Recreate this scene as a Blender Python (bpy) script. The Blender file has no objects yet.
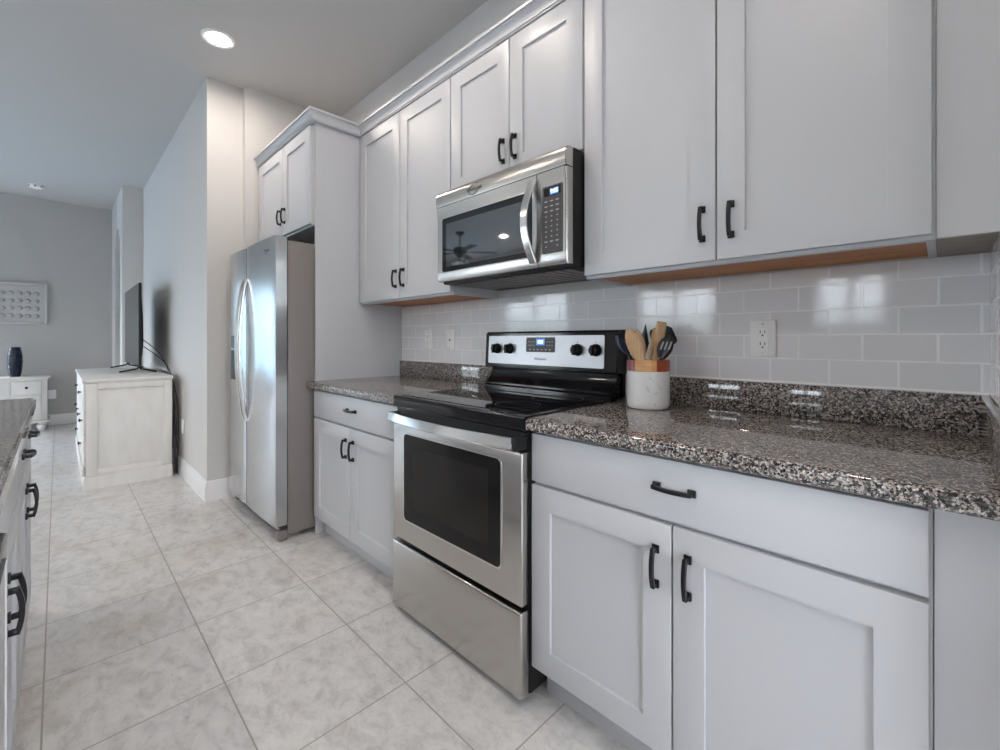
import bpy, bmesh, math, random
from mathutils import Vector, Matrix
S = bpy.context.scene
COL = S.collection
R = math.radians
rnd = random.Random(7)

# ------------------------------------------------------------------ camera, world, exposure
cd = bpy.data.cameras.new('camera'); cam = bpy.data.objects.new('camera', cd); COL.objects.link(cam)
cam.location = (2.6539, -1.6966, 1.1631); cam.rotation_euler = (R(90), 0, R(45.01))
cd.sensor_width = 36; cd.sensor_fit = 'HORIZONTAL'; cd.lens = 442.04/1000*36; cd.shift_y = -0.0353
cd.clip_start = 0.02; cd.clip_end = 200
S.camera = cam
S.view_settings.view_transform = 'Standard'; S.view_settings.look = 'None'
S.view_settings.gamma = 1; S.view_settings.use_curve_mapping = False
S.view_settings.exposure = 0.64
LAMP = 165.0            # radiance of the recessed lamps
SKY = 8.5
w = bpy.data.worlds.new('daylight'); S.world = w; w.use_nodes = True
nt = w.node_tree; nt.nodes.clear()
wo = nt.nodes.new('ShaderNodeOutputWorld'); bg = nt.nodes.new('ShaderNodeBackground')
tc = nt.nodes.new('ShaderNodeTexCoord'); sx = nt.nodes.new('ShaderNodeSeparateXYZ'); rp = nt.nodes.new('ShaderNodeValToRGB')
nt.links.new(tc.outputs['Generated'], sx.inputs[0]); nt.links.new(sx.outputs['Z'], rp.inputs[0])
e = rp.color_ramp.elements
e[0].position = 0.0; e[0].color = (.22, .26, .24, 1); e[1].position = .03; e[1].color = (.28, .34, .34, 1)
for p_, c_ in ((.07, (.70, .78, .86)), (.2, (.92, .95, 1.0)), (.8, (.74, .83, 1.0))):
    x = rp.color_ramp.elements.new(p_); x.color = (*c_, 1)
nt.links.new(rp.outputs[0], bg.inputs[0]); bg.inputs[1].default_value = SKY
nt.links.new(bg.outputs[0], wo.inputs[0])
S.cycles.max_bounces = 10; S.cycles.diffuse_bounces = 6; S.cycles.glossy_bounces = 5
S.cycles.sample_clamp_indirect = 6; S.cycles.use_denoising = True
S.cycles.caustics_reflective = False; S.cycles.caustics_refractive = False

# ------------------------------------------------------------------ materials
def mat(name, col=(.8, .8, .8), rough=.5, metal=0.0, spec=.5, emit=None, estr=0, coat=0, aniso=0):
    m = bpy.data.materials.new(name); m.use_nodes = True
    b = m.node_tree.nodes['Principled BSDF']
    b.inputs['Base Color'].default_value = (*col, 1); b.inputs['Roughness'].default_value = rough
    b.inputs['Metallic'].default_value = metal; b.inputs['Specular IOR Level'].default_value = spec
    b.inputs['Coat Weight'].default_value = coat
    b.inputs['Anisotropic'].default_value = aniso
    if emit: b.inputs['Emission Color'].default_value = (*emit, 1); b.inputs['Emission Strength'].default_value = estr
    return m
def nodes(m): return m.node_tree.nodes, m.node_tree.links, m.node_tree.nodes['Principled BSDF']
def coord(m, scale=(1, 1, 1), loc=(0, 0, 0)):
    N, L, b = nodes(m); g = N.new('ShaderNodeNewGeometry'); mp = N.new('ShaderNodeMapping')
    mp.inputs['Scale'].default_value = scale; mp.inputs['Location'].default_value = loc
    L.new(g.outputs['Position'], mp.inputs[0]); return mp.outputs[0]
def noise(m, vec, scale, detail=4, rough=.55, dist=0):
    N, L, b = nodes(m); n = N.new('ShaderNodeTexNoise'); L.new(vec, n.inputs['Vector'])
    n.inputs['Scale'].default_value = scale; n.inputs['Detail'].default_value = detail
    n.inputs['Roughness'].default_value = rough; n.inputs['Distortion'].default_value = dist
    return n.outputs['Fac']
def ramp(m, fac, stops, const=False):
    N, L, b = nodes(m); r = N.new('ShaderNodeValToRGB'); cr = r.color_ramp
    if const: cr.interpolation = 'CONSTANT'
    while len(cr.elements) < len(stops): cr.elements.new(.5)
    for el, (p, c) in zip(cr.elements, stops): el.position = p; el.color = (*c, 1)
    L.new(fac, r.inputs[0]); return r.outputs[0]
def mix(m, a, b_, fac, mode='MIX'):
    N, L, b = nodes(m); n = N.new('ShaderNodeMix'); n.data_type = 'RGBA'; n.blend_type = mode
    for s, v in ((n.inputs[0], fac), (n.inputs[6], a), (n.inputs[7], b_)):
        if hasattr(v, 'is_linked'): L.new(v, s)
        else: s.default_value = v if not isinstance(v, tuple) else (*v, 1)
    return n.outputs[2]
def bump(m, h, strength=.2, dist=.002):
    N, L, b = nodes(m); n = N.new('ShaderNodeBump'); n.inputs['Strength'].default_value = strength
    n.inputs['Distance'].default_value = dist; L.new(h, n.inputs['Height']); L.new(n.outputs[0], b.inputs['Normal'])
def setcol(m, out): N, L, b = nodes(m); L.new(out, b.inputs['Base Color'])

def wallpaint(name, col, bs=.12):
    m = mat(name, col, .62, spec=.3); v = coord(m)
    bump(m, noise(m, v, 160, 3), bs, .002); return m
M = {}
M['wall'] = wallpaint('greige wall paint', (.63, .615, .60))
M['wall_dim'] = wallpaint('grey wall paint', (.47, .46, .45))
M['ceil'] = wallpaint('ceiling paint', (.55, .54, .53), .5)
M['trim'] = mat('white trim paint', (.80, .80, .80), .35)
m = M['cab'] = mat('white cabinet paint', (.550, .557, .578), .38, spec=.42)
bump(m, noise(m, coord(m, (30, 30, 6)), 4, 3), .03, .001)
M['melamine'] = mat('pale cabinet side laminate', (.68, .64, .58), .5)
m = M['wood_under'] = mat('orange cabinet underside', (.32, .11, .03), .5)
f = noise(m, coord(m, (2.2, 60, 60)), 1.6, 4)
setcol(m, ramp(m, f, [(.3, (.36, .115, .02)), (.7, (.60, .25, .06))]))
m = M['board_under'] = mat('raw board underside', (.33, .29, .255), .7)
setcol(m, ramp(m, noise(m, coord(m, (3, 40, 40)), 2, 4), [(.3, (.27, .235, .205)), (.7, (.38, .335, .295))]))
M['bronze'] = mat('oil rubbed bronze', (.007, .0065, .008), .3, spec=.4)
# granite: dark, grey, tan, pink and white grains
m = M['granite'] = mat('speckled granite', (.3, .28, .27), .055, spec=.6)
N, L, b = nodes(m); vec = coord(m)
vo = N.new('ShaderNodeTexVoronoi'); vo.inputs['Scale'].default_value = 290; L.new(vec, vo.inputs['Vector']); vo.inputs['Randomness'].default_value = 1
sp = N.new('ShaderNodeSeparateColor'); L.new(vo.outputs['Color'], sp.inputs[0])
c1 = ramp(m, sp.outputs[0], [(0, (.012, .012, .014)), (.25, (.06, .055, .055)), (.40, (.17, .155, .145)), (.55, (.30, .275, .255)), (.72, (.42, .365, .325)), (.84, (.56, .53, .50)), (.965, (.28, .12, .08))], True)
vo2 = N.new('ShaderNodeTexVoronoi'); vo2.inputs['Scale'].default_value = 190; L.new(vec, vo2.inputs['Vector'])
sp2 = N.new('ShaderNodeSeparateColor'); L.new(vo2.outputs['Color'], sp2.inputs[0])
c2 = ramp(m, sp2.outputs[1], [(0, (.018, .018, .02)), (.35, (.17, .155, .15)), (.55, (.42, .38, .355)), (.75, (.07, .065, .065))], True)
nz = noise(m, vec, 130, 3)
fz = ramp(m, nz, [(.46, (0, 0, 0)), (.54, (1, 1, 1))])
setcol(m, mix(m, c1, c2, fz))
# stainless
def steel(name, col, rough, sc, stretch):
    m = mat(name, col, rough, metal=1.0)
    N, L, b = nodes(m); n = noise(m, coord(m, stretch), sc, 3)
    r = N.new('ShaderNodeMapRange'); r.inputs[3].default_value = rough-.02; r.inputs[4].default_value = rough+.03
    L.new(n, r.inputs[0]); L.new(r.outputs[0], b.inputs['Roughness']); return m
M['steel'] = steel('brushed stainless steel', (.54, .52, .50), .24, 3, (2, 90, 260))
M['steel_panel'] = steel('satin control panel steel', (.40, .40, .415), .34, 3, (2, 90, 260))
M['steel_v'] = steel('brushed stainless door skin', (.56, .56, .565), .22, 3, (60, 60, 1.5))
M['steel_bright'] = mat('polished stainless', (.72, .71, .70), .18, metal=1)
M['gunmetal'] = mat('grey painted appliance side', (.215, .19, .18), .42, spec=.4)
M['black'] = mat('black enamel', (.008, .008, .010), .10, spec=.38)
M['black_matte'] = mat('black plastic', (.007, .007, .0075), .45, spec=.3)
M['black_glass'] = mat('black glass', (.006, .006, .007), .035, spec=.7)
M['oven_glass'] = mat('dark oven window glass', (.012, .012, .012), .06, spec=.22)
M['oven_inner'] = mat('smoked inner oven glass', (.022, .021, .02), .07, spec=.22)
M['mw_glass'] = mat('dark microwave window', (.012, .014, .018), .03); M['mw_glass'].node_tree.nodes['Principled BSDF'].inputs['IOR'].default_value = 2.7
M['keypad'] = mat('charcoal keypad', (.055, .052, .055), .4)
M['print'] = mat('pale grey lettering', (.38, .38, .39), .5)
M['badge'] = mat('dark lettering', (.07, .065, .07), .4)
M['display'] = mat('blue lit display', (.02, .04, .09), .3, emit=(.10, .28, .75), estr=.7)
M['digits'] = mat('lit digits', (.5, .7, 1), .3, emit=(.65, .85, 1.0), estr=1.6)
M['lamp'] = mat('lit lamp lens', (1, 1, 1), .4, emit=(1.0, .89, .79), estr=LAMP)
# floor tile
m = M['floor'] = mat('beige stone look floor tile', (.55, .53, .5), .3, spec=.4)
N, L, b = nodes(m); T = .434
v = coord(m, (1, 1, 1), (-.9325, 1.297, 0))
br = N.new('ShaderNodeTexBrick'); br.offset = 0; br.squash = 1; L.new(v, br.inputs['Vector'])
br.inputs['Scale'].default_value = 1; br.inputs['Brick Width'].default_value = T; br.inputs['Row Height'].default_value = T
br.inputs['Mortar Size'].default_value = .0026; br.inputs['Mortar Smooth'].default_value = .1; br.inputs['Bias'].default_value = 0
br.inputs['Color1'].default_value = (.60, .60, .60, 1); br.inputs['Color2'].default_value = (.645, .645, .645, 1); br.inputs['Mortar'].default_value = (.40, .37, .34, 1)
v2 = coord(m, (1, 1, 1))
nA = noise(m, coord(m, (1, 1.5, 1)), 11, 9, .72, .5); nB = noise(m, v2, 55, 5, .7, .3); nC = noise(m, v2, 2.1, 4)
tone = ramp(m, nA, [(.30, (.63, .615, .60)), (.5, (1, .995, .985)), (.70, (1.2, 1.19, 1.17))])
sp_ = ramp(m, nB, [(.32, (.86, .84, .81)), (.46, (1, 1, 1))])
ton2 = ramp(m, nC, [(.33, (.86, .80, .73)), (.48, (1.0, .985, .965))])
c = mix(m, mix(m, mix(m, br.outputs['Color'], tone, .8, 'MULTIPLY'), sp_, .8, 'MULTIPLY'), ton2, .8, 'MULTIPLY')
c = mix(m, c, (.36, .33, .30), br.outputs['Fac'])
setcol(m, c)
inv = N.new('ShaderNodeMath'); inv.operation = 'SUBTRACT'; inv.inputs[0].default_value = 1; L.new(br.outputs['Fac'], inv.inputs[1])
ad = N.new('ShaderNodeMath'); ad.operation = 'MULTIPLY_ADD'; L.new(nA, ad.inputs[0]); ad.inputs[1].default_value = .8; L.new(inv.outputs[0], ad.inputs[2])
bump(m, ad.outputs[0], .45, .003)
# subway tile (rows of 0.077, tiles of 0.16, half offset)
m = M['subway'] = mat('glossy white subway tile', (.64, .635, .645), .06, spec=.5)
N, L, b = nodes(m); g = N.new('ShaderNodeNewGeometry'); sx = N.new('ShaderNodeSeparateXYZ'); cb = N.new('ShaderNodeCombineXYZ')
L.new(g.outputs['Position'], sx.inputs[0])
a1 = N.new('ShaderNodeMath'); a1.operation = 'ADD'; a1.inputs[1].default_value = -2.326+.16*40; L.new(sx.outputs[0], a1.inputs[0])
a2 = N.new('ShaderNodeMath'); a2.operation = 'ADD'; a2.inputs[1].default_value = -1.256+.077*21; L.new(sx.outputs[2], a2.inputs[0])
L.new(a1.outputs[0], cb.inputs[0]); L.new(a2.outputs[0], cb.inputs[1])
br = N.new('ShaderNodeTexBrick'); br.offset = .5; br.offset_frequency = 2; L.new(cb.outputs[0], br.inputs['Vector'])
br.inputs['Scale'].default_value = 1; br.inputs['Brick Width'].default_value = .16; br.inputs['Row Height'].default_value = .077
br.inputs['Mortar Size'].default_value = .0034; br.inputs['Mortar Smooth'].default_value = .35; br.inputs['Bias'].default_value = 0
br.inputs['Color1'].default_value = (.80, .795, .81, 1); br.inputs['Color2'].default_value = (.84, .835, .85, 1); br.inputs['Mortar'].default_value = (.97, .97, .97, 1)
setcol(m, br.outputs['Color'])
inv = N.new('ShaderNodeMath'); inv.operation = 'SUBTRACT'; inv.inputs[0].default_value = 1; L.new(br.outputs['Fac'], inv.inputs[1])
nzz = noise(m, coord(m), 22, 2)
ad = N.new('ShaderNodeMath'); ad.operation = 'MULTIPLY_ADD'; L.new(nzz, ad.inputs[0]); ad.inputs[1].default_value = .22; L.new(inv.outputs[0], ad.inputs[2])
bump(m, ad.outputs[0], .5, .002)
# crock and utensils
m = M['marble'] = mat('white marble', (.72, .71, .70), .22)
setcol(m, ramp(m, noise(m, coord(m), 26, 6, .6, 1.5), [(.30, (.50, .49, .48)), (.42, (.71, .70, .69)), (1, (.76, .75, .74))]))
m = M['acacia'] = mat('striped acacia wood', (.5, .2, .06), .35)
N, L, b = nodes(m); g = N.new('ShaderNodeNewGeometry'); dt = N.new('ShaderNodeVectorMath'); dt.operation = 'DOT_PRODUCT'; dt.inputs[1].default_value = (6.29, 3.13, 0)
L.new(g.outputs['Position'], dt.inputs[0]); mh_ = N.new('ShaderNodeMath'); mh_.operation = 'ADD'; mh_.inputs[1].default_value = .5-6.29*1.896+3.13*.176; L.new(dt.outputs['Value'], mh_.inputs[0])
st = ramp(m, mh_.outputs[0], [(0, (.30, .10, .10)), (.10, (.40, .17, .17)), (.14, (.26, .07, .07)), (.19, (.56, .30, .13)), (.42, (.60, .34, .13)), (.58, (.55, .24, .06)), (.70, (.28, .045, .02)), (.80, (.36, .07, .02)), (.95, (.30, .05, .02))], True)
setcol(m, mix(m, st, ramp(m, noise(m, coord(m, (1, 1, 14)), 12, 4), [(.3, (.75, .7, .65)), (.6, (1.1, 1.1, 1.1))]), .8, 'MULTIPLY'))
m = M['beech'] = mat('pale beech wood', (.56, .36, .19), .5)
setcol(m, ramp(m, noise(m, coord(m, (80, 80, 6)), 2, 3), [(.3, (.50, .31, .16)), (.7, (.63, .43, .245))]))
M['nylon'] = mat('black nylon', (.011, .012, .015), .28)
M['navy'] = mat('navy silicone', (.02, .03, .075), .3)
M['plate'] = mat('white outlet plastic', (.93, .92, .91), .35)
M['slot'] = mat('dark slot', (.03, .03, .03), .6)
# living area
m = M['white_oak'] = mat('distressed white furniture paint', (.74, .725, .70), .5)
setcol(m, ramp(m, noise(m, coord(m, (3, 3, 1)), 5, 5), [(.3, (.70, .685, .66)), (.6, (.75, .74, .72))]))
M['vase'] = mat('dark navy glazed ceramic', (.006, .012, .03), .18, spec=.45)
M['tv_screen'] = mat('glossy grey tv screen', (.03, .035, .04), .12, spec=.8)
M['silver'] = mat('silver leaf frame', (.50, .50, .50), .38, metal=.75)
m = M['relief'] = mat('hammered silver panel', (.48, .48, .49), .45, metal=.3)
bump(m, noise(m, coord(m), 90, 3), .3, .003)
M['stud'] = mat('pale pearl stud', (.44, .44, .44), .3, metal=.5)
M['rubber'] = mat('black cord', (.012, .012, .013), .45)
M['dark_wood'] = mat('dark bronze fan blade', (.03, .02, .016), .4)
M['frost'] = mat('frosted shade', (.8, .78, .72), .5)
m = M['pane'] = bpy.data.materials.new('window pane'); m.use_nodes = True
N = m.node_tree.nodes; L = m.node_tree.links; N.clear()
o = N.new('ShaderNodeOutputMaterial'); mx = N.new('ShaderNodeMixShader'); tr = N.new('ShaderNodeBsdfTransparent'); gl = N.new('ShaderNodeBsdfGlossy')
gl.inputs['Roughness'].default_value = .02; mx.inputs[0].default_value = .06
L.new(tr.outputs[0], mx.inputs[1]); L.new(gl.outputs[0], mx.inputs[2]); L.new(mx.outputs[0], o.inputs[0])
M['added_garden'] = mat('pale blue garden wall', (.34, .44, .47), .8)  # for the wall added outside the far window
M['added_pool'] = mat('light blue pool water', (.20, .42, .54), .08)  # for the water added outside as a blue bounce
M['paving'] = mat('pale patio paving', (.42, .40, .375), .9)

# ------------------------------------------------------------------ mesh helpers (world coordinates)
def box(bm, x0, x1, y0, y1, z0, z1, bev=0.0, seg=2, mi=0):
    x0, x1 = min(x0, x1), max(x0, x1); y0, y1 = min(y0, y1), max(y0, y1); z0, z1 = min(z0, z1), max(z0, z1)
    r = bmesh.ops.create_cube(bm, size=1.0); vs = r['verts']
    for v in vs: v.co = Vector(((x0+x1)/2+v.co.x*(x1-x0), (y0+y1)/2+v.co.y*(y1-y0), (z0+z1)/2+v.co.z*(z1-z0)))
    fs = set(f for v in vs for f in v.link_faces)
    for f in fs: f.material_index = mi
    if bev > 0:
        es = set(e for v in vs for e in v.link_edges)
        q = bmesh.ops.bevel(bm, geom=list(es), offset=bev, segments=seg, profile=.5, affect='EDGES')
        for f in q['faces']: f.material_index = mi
def prism(bm, poly, axis, a0, a1, mi=0):
    """extrude a 2-D polygon along an axis; poly is in the two remaining axes in xyz order"""
    def P(p, a):
        return {'x': (a, p[0], p[1]), 'y': (p[0], a, p[1]), 'z': (p[0], p[1], a)}[axis]
    A = [bm.verts.new(P(p, a0)) for p in poly]; B = [bm.verts.new(P(p, a1)) for p in poly]; n = len(poly)
    fs = [bm.faces.new(A), bm.faces.new(list(reversed(B)))]
    for i in range(n): fs.append(bm.faces.new((A[i], B[i], B[(i+1) % n], A[(i+1) % n])))
    for f in fs: f.material_index = mi
    bmesh.ops.recalc_face_normals(bm, faces=fs)
def lathe(bm, prof, c, seg=32, mi=0, axis='z', cap=True):
    rings = []
    for (r, h) in prof:
        ring = []
        for k in range(seg):
            a = 2*math.pi*k/seg; p, q = r*math.cos(a), r*math.sin(a)
            o = {'z': (p, q, h), 'y': (p, h, q), 'x': (h, p, q)}[axis]
            ring.append(bm.verts.new((c[0]+o[0], c[1]+o[1], c[2]+o[2])))
        rings.append(ring)
    fs = []
    for a, b in zip(rings, rings[1:]):
        for k in range(seg): fs.append(bm.faces.new((a[k], a[(k+1) % seg], b[(k+1) % seg], b[k])))
    if cap: fs.append(bm.faces.new(list(reversed(rings[0])))); fs.append(bm.faces.new(rings[-1]))
    for f in fs: f.material_index = mi
    bmesh.ops.recalc_face_normals(bm, faces=fs)
def sweep(bm, pts, sec, upv=(0, 0, 1), mi=0, scales=None):
    """sweep a closed 2-D section along points"""
    pts = [Vector(p) for p in pts]; rings = []
    for i, p in enumerate(pts):
        t = (pts[min(i+1, len(pts)-1)]-pts[max(i-1, 0)]).normalized()
        s = t.cross(Vector(upv));
        if s.length < 1e-4: s = t.cross(Vector((1, 0, 0)))
        s.normalize(); u = s.cross(t)
        k = scales[i] if scales else (1, 1)
        rings.append([bm.verts.new(p+s*a*k[0]+u*b_*k[1]) for a, b_ in sec])
    n = len(sec); fs = []
    for a, b_ in zip(rings, rings[1:]):
        for k in range(n): fs.append(bm.faces.new((a[k], a[(k+1) % n], b_[(k+1) % n], b_[k])))
    fs.append(bm.faces.new(list(reversed(rings[0])))); fs.append(bm.faces.new(rings[-1]))
    for f in fs: f.material_index = mi
    bmesh.ops.recalc_face_normals(bm, faces=fs)
def circ(r, n=10): return [(r*math.cos(2*math.pi*k/n), r*math.sin(2*math.pi*k/n)) for k in range(n)]
def rect(w_, h_, b=.15):
    a, c = w_/2, h_/2; d = min(a, c)*b*2
    return [(-a+d, -c), (a-d, -c), (a, -c+d), (a, c-d), (a-d, c), (-a+d, c), (-a, c-d), (-a, -c+d)]
def rrect(x0, x1, z0, z1, r, n=5):
    out = []
    for cx, cz, a0 in ((x1-r, z1-r, 0), (x0+r, z1-r, 90), (x0+r, z0+r, 180), (x1-r, z0+r, 270)):
        for k in range(n+1):
            a = R(a0+90*k/n); out.append((cx+r*math.cos(a), cz+r*math.sin(a)))
    return out
def shaker(bm, x0, x1, z0, z1, yback, yface, rail=.074, recess=.009):
    """a framed door; the face looks along the sign of yface-yback"""
    box(bm, x0, x1, yback, yface, z0, z1)
    bm.faces.ensure_lookup_table()
    s = 1 if yface > yback else -1
    f = max(bm.faces, key=lambda f: f.calc_center_median().y*s)
    oute = [e for e in f.edges]
    bmesh.ops.inset_individual(bm, faces=[f], thickness=rail, use_even_offset=True)
    bmesh.ops.inset_individual(bm, faces=[f], thickness=.0008, depth=-recess, use_even_offset=True)
    bmesh.ops.bevel(bm, geom=oute, offset=.0025, segments=2, profile=.5, affect='EDGES')

ORG = {}
def obj(name, bm, m, parent=None, sharp=35):
    me = bpy.data.meshes.new(name); o = bpy.data.objects.new(name, me); COL.objects.link(o)
    org = Vector((0, 0, 0))
    if parent is not None:
        org = ORG[parent.name]; o.parent = parent; ORG[o.name] = org
    else:
        cs = [v.co for v in bm.verts]
        org = Vector(((min(c.x for c in cs)+max(c.x for c in cs))/2, (min(c.y for c in cs)+max(c.y for c in cs))/2, min(c.z for c in cs)))
        o.location = org; ORG[o.name] = org
    bmesh.ops.translate(bm, verts=bm.verts, vec=-org)
    bm.to_mesh(me); bm.free()
    for x in (m if isinstance(m, (list, tuple)) else [m]): me.materials.append(x)
    for p in me.polygons: p.use_smooth = True
    me.set_sharp_from_angle(angle=R(sharp))
    return o
def thing(name, label, cat, loc, group=None):
    o = bpy.data.objects.new(name, None); COL.objects.link(o); o.location = loc; o.empty_display_size = .1
    o['label'] = label; o['category'] = cat
    if group: o['group'] = group
    ORG[o.name] = Vector(loc); return o
def tag(o, label, cat, group=None):
    o['label'] = label; o['category'] = cat
    if group: o['group'] = group
    return o
def struct(name, bm, m, **k):
    o = obj(name, bm, m, **k)
    if o.parent is None: o['kind'] = 'structure'
    return o
def B(*a, **k):
    bm = bmesh.new(); box(bm, *a, **k); return bm
def text(name, body, m, parent, size, loc, rot, depth=.0004):
    cu = bpy.data.curves.new(name, 'FONT'); cu.body = body; cu.size = size; cu.align_x = 'CENTER'; cu.align_y = 'CENTER'; cu.extrude = depth
    t = bpy.data.objects.new(name+'_curve', cu); COL.objects.link(t)
    dg = bpy.context.evaluated_depsgraph_get(); me = bpy.data.meshes.new_from_object(t.evaluated_get(dg))
    bpy.data.objects.remove(t); bpy.data.curves.remove(cu)
    bm = bmesh.new(); bm.from_mesh(me); bpy.data.meshes.remove(me)
    bm.transform(Matrix.Translation(loc) @ rot.to_matrix().to_4x4())
    return obj(name, bm, m, parent)
from mathutils import Euler
FACE = Euler((R(90), 0, 0))          # lettering that faces -y

def pull(parent, x, y, z, axis, Lh=.105, out=-1):
    """arched pull: two square feet and a bowed bar; y is the surface it is screwed to"""
    bm = bmesh.new(); h = Lh/2
    def P(a, o): return (x, y+out*o, z+a) if axis == 'z' else (x+a, y+out*o, z)
    for s in (-1, 1):
        a = s*(h-.009)
        if axis == 'z': box(bm, x-.009, x+.009, y, y+out*.007, z+a-.010, z+a+.010, .0015)
        else: box(bm, x+a-.010, x+a+.010, y, y+out*.007, z-.009, z+.009, .0015)
        if axis == 'z': box(bm, x-.0055, x+.0055, y+out*.005, y+out*.022, z+a-.0055, z+a+.0055, .001)
        else: box(bm, x+a-.0055, x+a+.0055, y+out*.005, y+out*.022, z-.0055, z+.0055, .001)
    n = 12
    pts = [P(-h+.004+(Lh-.008)*i/n, .019+.008*(1-(2*i/n-1)**2)) for i in range(n+1)]
    sweep(bm, pts, rect(.011, .009), upv=(0, 1, 0))
    return obj('handle', bm, M['bronze'], parent)

# ------------------------------------------------------------------ the room shell
H = 3.055; FX = -5.92; RX = 4.6; FY = -6.0
struct('floor', B(FX-.2, RX+.2, FY-.2, .15, -.1, 0), M['floor'])
struct('ceiling', B(FX-.2, RX+.2, FY-.2, .15, H, H+.1), M['ceil'])
struct('wall_back', B(-1.02, 2.747, 0, .12, 0, H), M['wall'])
struct('wall_right', B(2.747, 2.87, -.72, .12, 0, H), M['wall'])
bm = bmesh.new(); prism(bm, [(-4.46, -.939), (-1.086, -.939), (-1.086, -.71), (-1.02, -.71), (-1.02, .12), (-4.46, .12)], 'z', 0, H)
bmesh.ops.recalc_face_normals(bm, faces=bm.faces)
struct('wall_left', bm, M['wall'])
# arched wall beside the far wall
bm = bmesh.new(); ax0, ax1, asp = -5.44, -4.74, 2.28
n = 14; arc = [((ax0+ax1)/2+(ax1-ax0)/2*math.cos(math.pi*k/n), asp+(ax1-ax0)/2*math.sin(math.pi*k/n)) for k in range(n+1)]
prism(bm, [(FX, 0), (ax0, 0), (ax0, H), (FX, H)], 'y', -1.14, -1.0)
prism(bm, [(ax1, 0), (-4.46, 0), (-4.46, H), (ax1, H)], 'y', -1.14, -1.0)
for (a, b_) in zip(arc, arc[1:]): prism(bm, [a, b_, (b_[0], H), (a[0], H)], 'y', -1.14, -1.0)
bmesh.ops.remove_doubles(bm, verts=bm.verts, dist=1e-5)
struct('wall_arch', bm, M['wall'])
struct('wall_hall', B(FX, -4.46, -.12, .12, 0, H), M['wall_dim'])
struct('wall_jog', B(-4.58, -4.461, -1.0, -.12, 0, H), M['wall'])
def wall_with_holes(name, axis, pos, thick, a0, a1, holes, m):
    bm = bmesh.new(); holes = sorted(holes); cur = a0
    def bx(p0, p1, z0, z1):
        if p1-p0 < 1e-4 or z1-z0 < 1e-4: return
        if axis == 'x': box(bm, pos, pos+thick, p0, p1, z0, z1)
        else: box(bm, p0, p1, pos, pos+thick, z0, z1)
    for (h0, h1, z0, z1) in holes:
        bx(cur, h0, 0, H); bx(h0, h1, 0, z0); bx(h0, h1, z1, H); cur = h1
    bx(cur, a1, 0, H); return struct(name, bm, m)
WIN_F = [(-4.7, -2.44, .40, 2.15)]
WIN_S = [(-4.9, -3.0, .06, 2.2), (-1.4, .0, 1.25, 2.1), (1.35, 2.15, 1.3, 2.05)]
WIN_ADDED = [(-2.4, -.95, .6, 2.2)]  # unseen window added to light the refrigerator panel and console side
wall_with_holes('wall_far', 'x', FX-.14, .14, FY, .12, WIN_F, M['wall_dim'])
wall_with_holes('wall_front', 'y', FY-.14, .14, FX, RX, WIN_S, M['wall'])
wall_with_holes('wall_behind', 'x', RX, .14, FY, .12, WIN_ADDED, M['wall'])
def window(i, axis, pos, h):
    a0, a1, z0, z1 = h; bm = bmesh.new(); t = .05; a0 += .004; a1 -= .004; z0 += .004; z1 -= .004
    def bx(bm, p0, p1, q0, q1, d0=-.03, d1=.03):
        if axis == 'x': box(bm, pos+d0, pos+d1, p0, p1, q0, q1, .004, 1)
        else: box(bm, p0, p1, pos+d0, pos+d1, q0, q1, .004, 1)
    bx(bm, a0, a0+t, z0, z1); bx(bm, a1-t, a1, z0, z1); bx(bm, a0+t, a1-t, z0, z0+t); bx(bm, a0+t, a1-t, z1-t, z1)
    c_ = (a0+a1)/2; bx(bm, c_-.03, c_+.03, z0+t, z1-t)
    o = struct('window_%d' % i, bm, M['trim'])
    bm = bmesh.new(); bx(bm, a0+t, c_-.03, z0+t, z1-t, -.003, .003); bx(bm, c_+.03, a1-t, z0+t, z1-t, -.003, .003)
    obj('pane', bm, M['pane'], o)
window(1, 'x', FX-.07, WIN_F[0])
for k, h in enumerate(WIN_S): window(2+k, 'y', FY-.07, h)
window(5, 'x', RX+.07, WIN_ADDED[0])  # frame and panes of the added window
# baseboards (stepped profile)
def baseboard(name, p0, p1, nrm, hgt=.145):
    bm = bmesh.new(); d = Vector((p1[0]-p0[0], p1[1]-p0[1], 0)); nv = Vector((*nrm, 0))
    prof = [(0, 0), (.015, 0), (.015, hgt-.045), (.012, hgt-.038), (.012, hgt-.02), (.006, hgt-.004), (0, hgt)]
    A = [bm.verts.new(Vector((*p0, z))+nv*o) for o, z in prof]; Bv = [bm.verts.new(Vector((*p1, z))+nv*o) for o, z in prof]
    k = len(prof); bm.faces.new(A); bm.faces.new(list(reversed(Bv)))
    for i in range(k): bm.faces.new((A[i], Bv[i], Bv[(i+1) % k], A[(i+1) % k]))
    bmesh.ops.recalc_face_normals(bm, faces=bm.faces); return struct(name, bm, M['trim'])
baseboard('baseboard_left', (-4.46, -.939), (-1.071, -.939), (0, -1))
baseboard('baseboard_alcove', (-1.086, -.94), (-1.086, -.725), (1, 0))
baseboard('baseboard_far', (FX, FY), (FX, -1.14), (1, 0))
baseboard('baseboard_jog', (-4.46, -1.14), (-4.46, -.955), (1, 0))
# tiled splashback on the wall
bm = B(0.0005, 2.7465, -.008, -.0005, .917, 1.3865); struct('trim_1', bm, M['subway'])
m = M['subway_side'] = M['subway'].copy()
for l_ in list(m.node_tree.links):          # same tile laid along the side wall: run the rows along y
    if l_.from_node.type == 'SEPXYZ' and l_.from_socket.name == 'X':
        to = l_.to_socket; fn = l_.from_node; m.node_tree.links.remove(l_); m.node_tree.links.new(fn.outputs['Y'], to)
struct('trim_2', B(2.7398, 2.7466, -.70, -.0085, 1.021, 1.3865), M['subway_side'])

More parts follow.
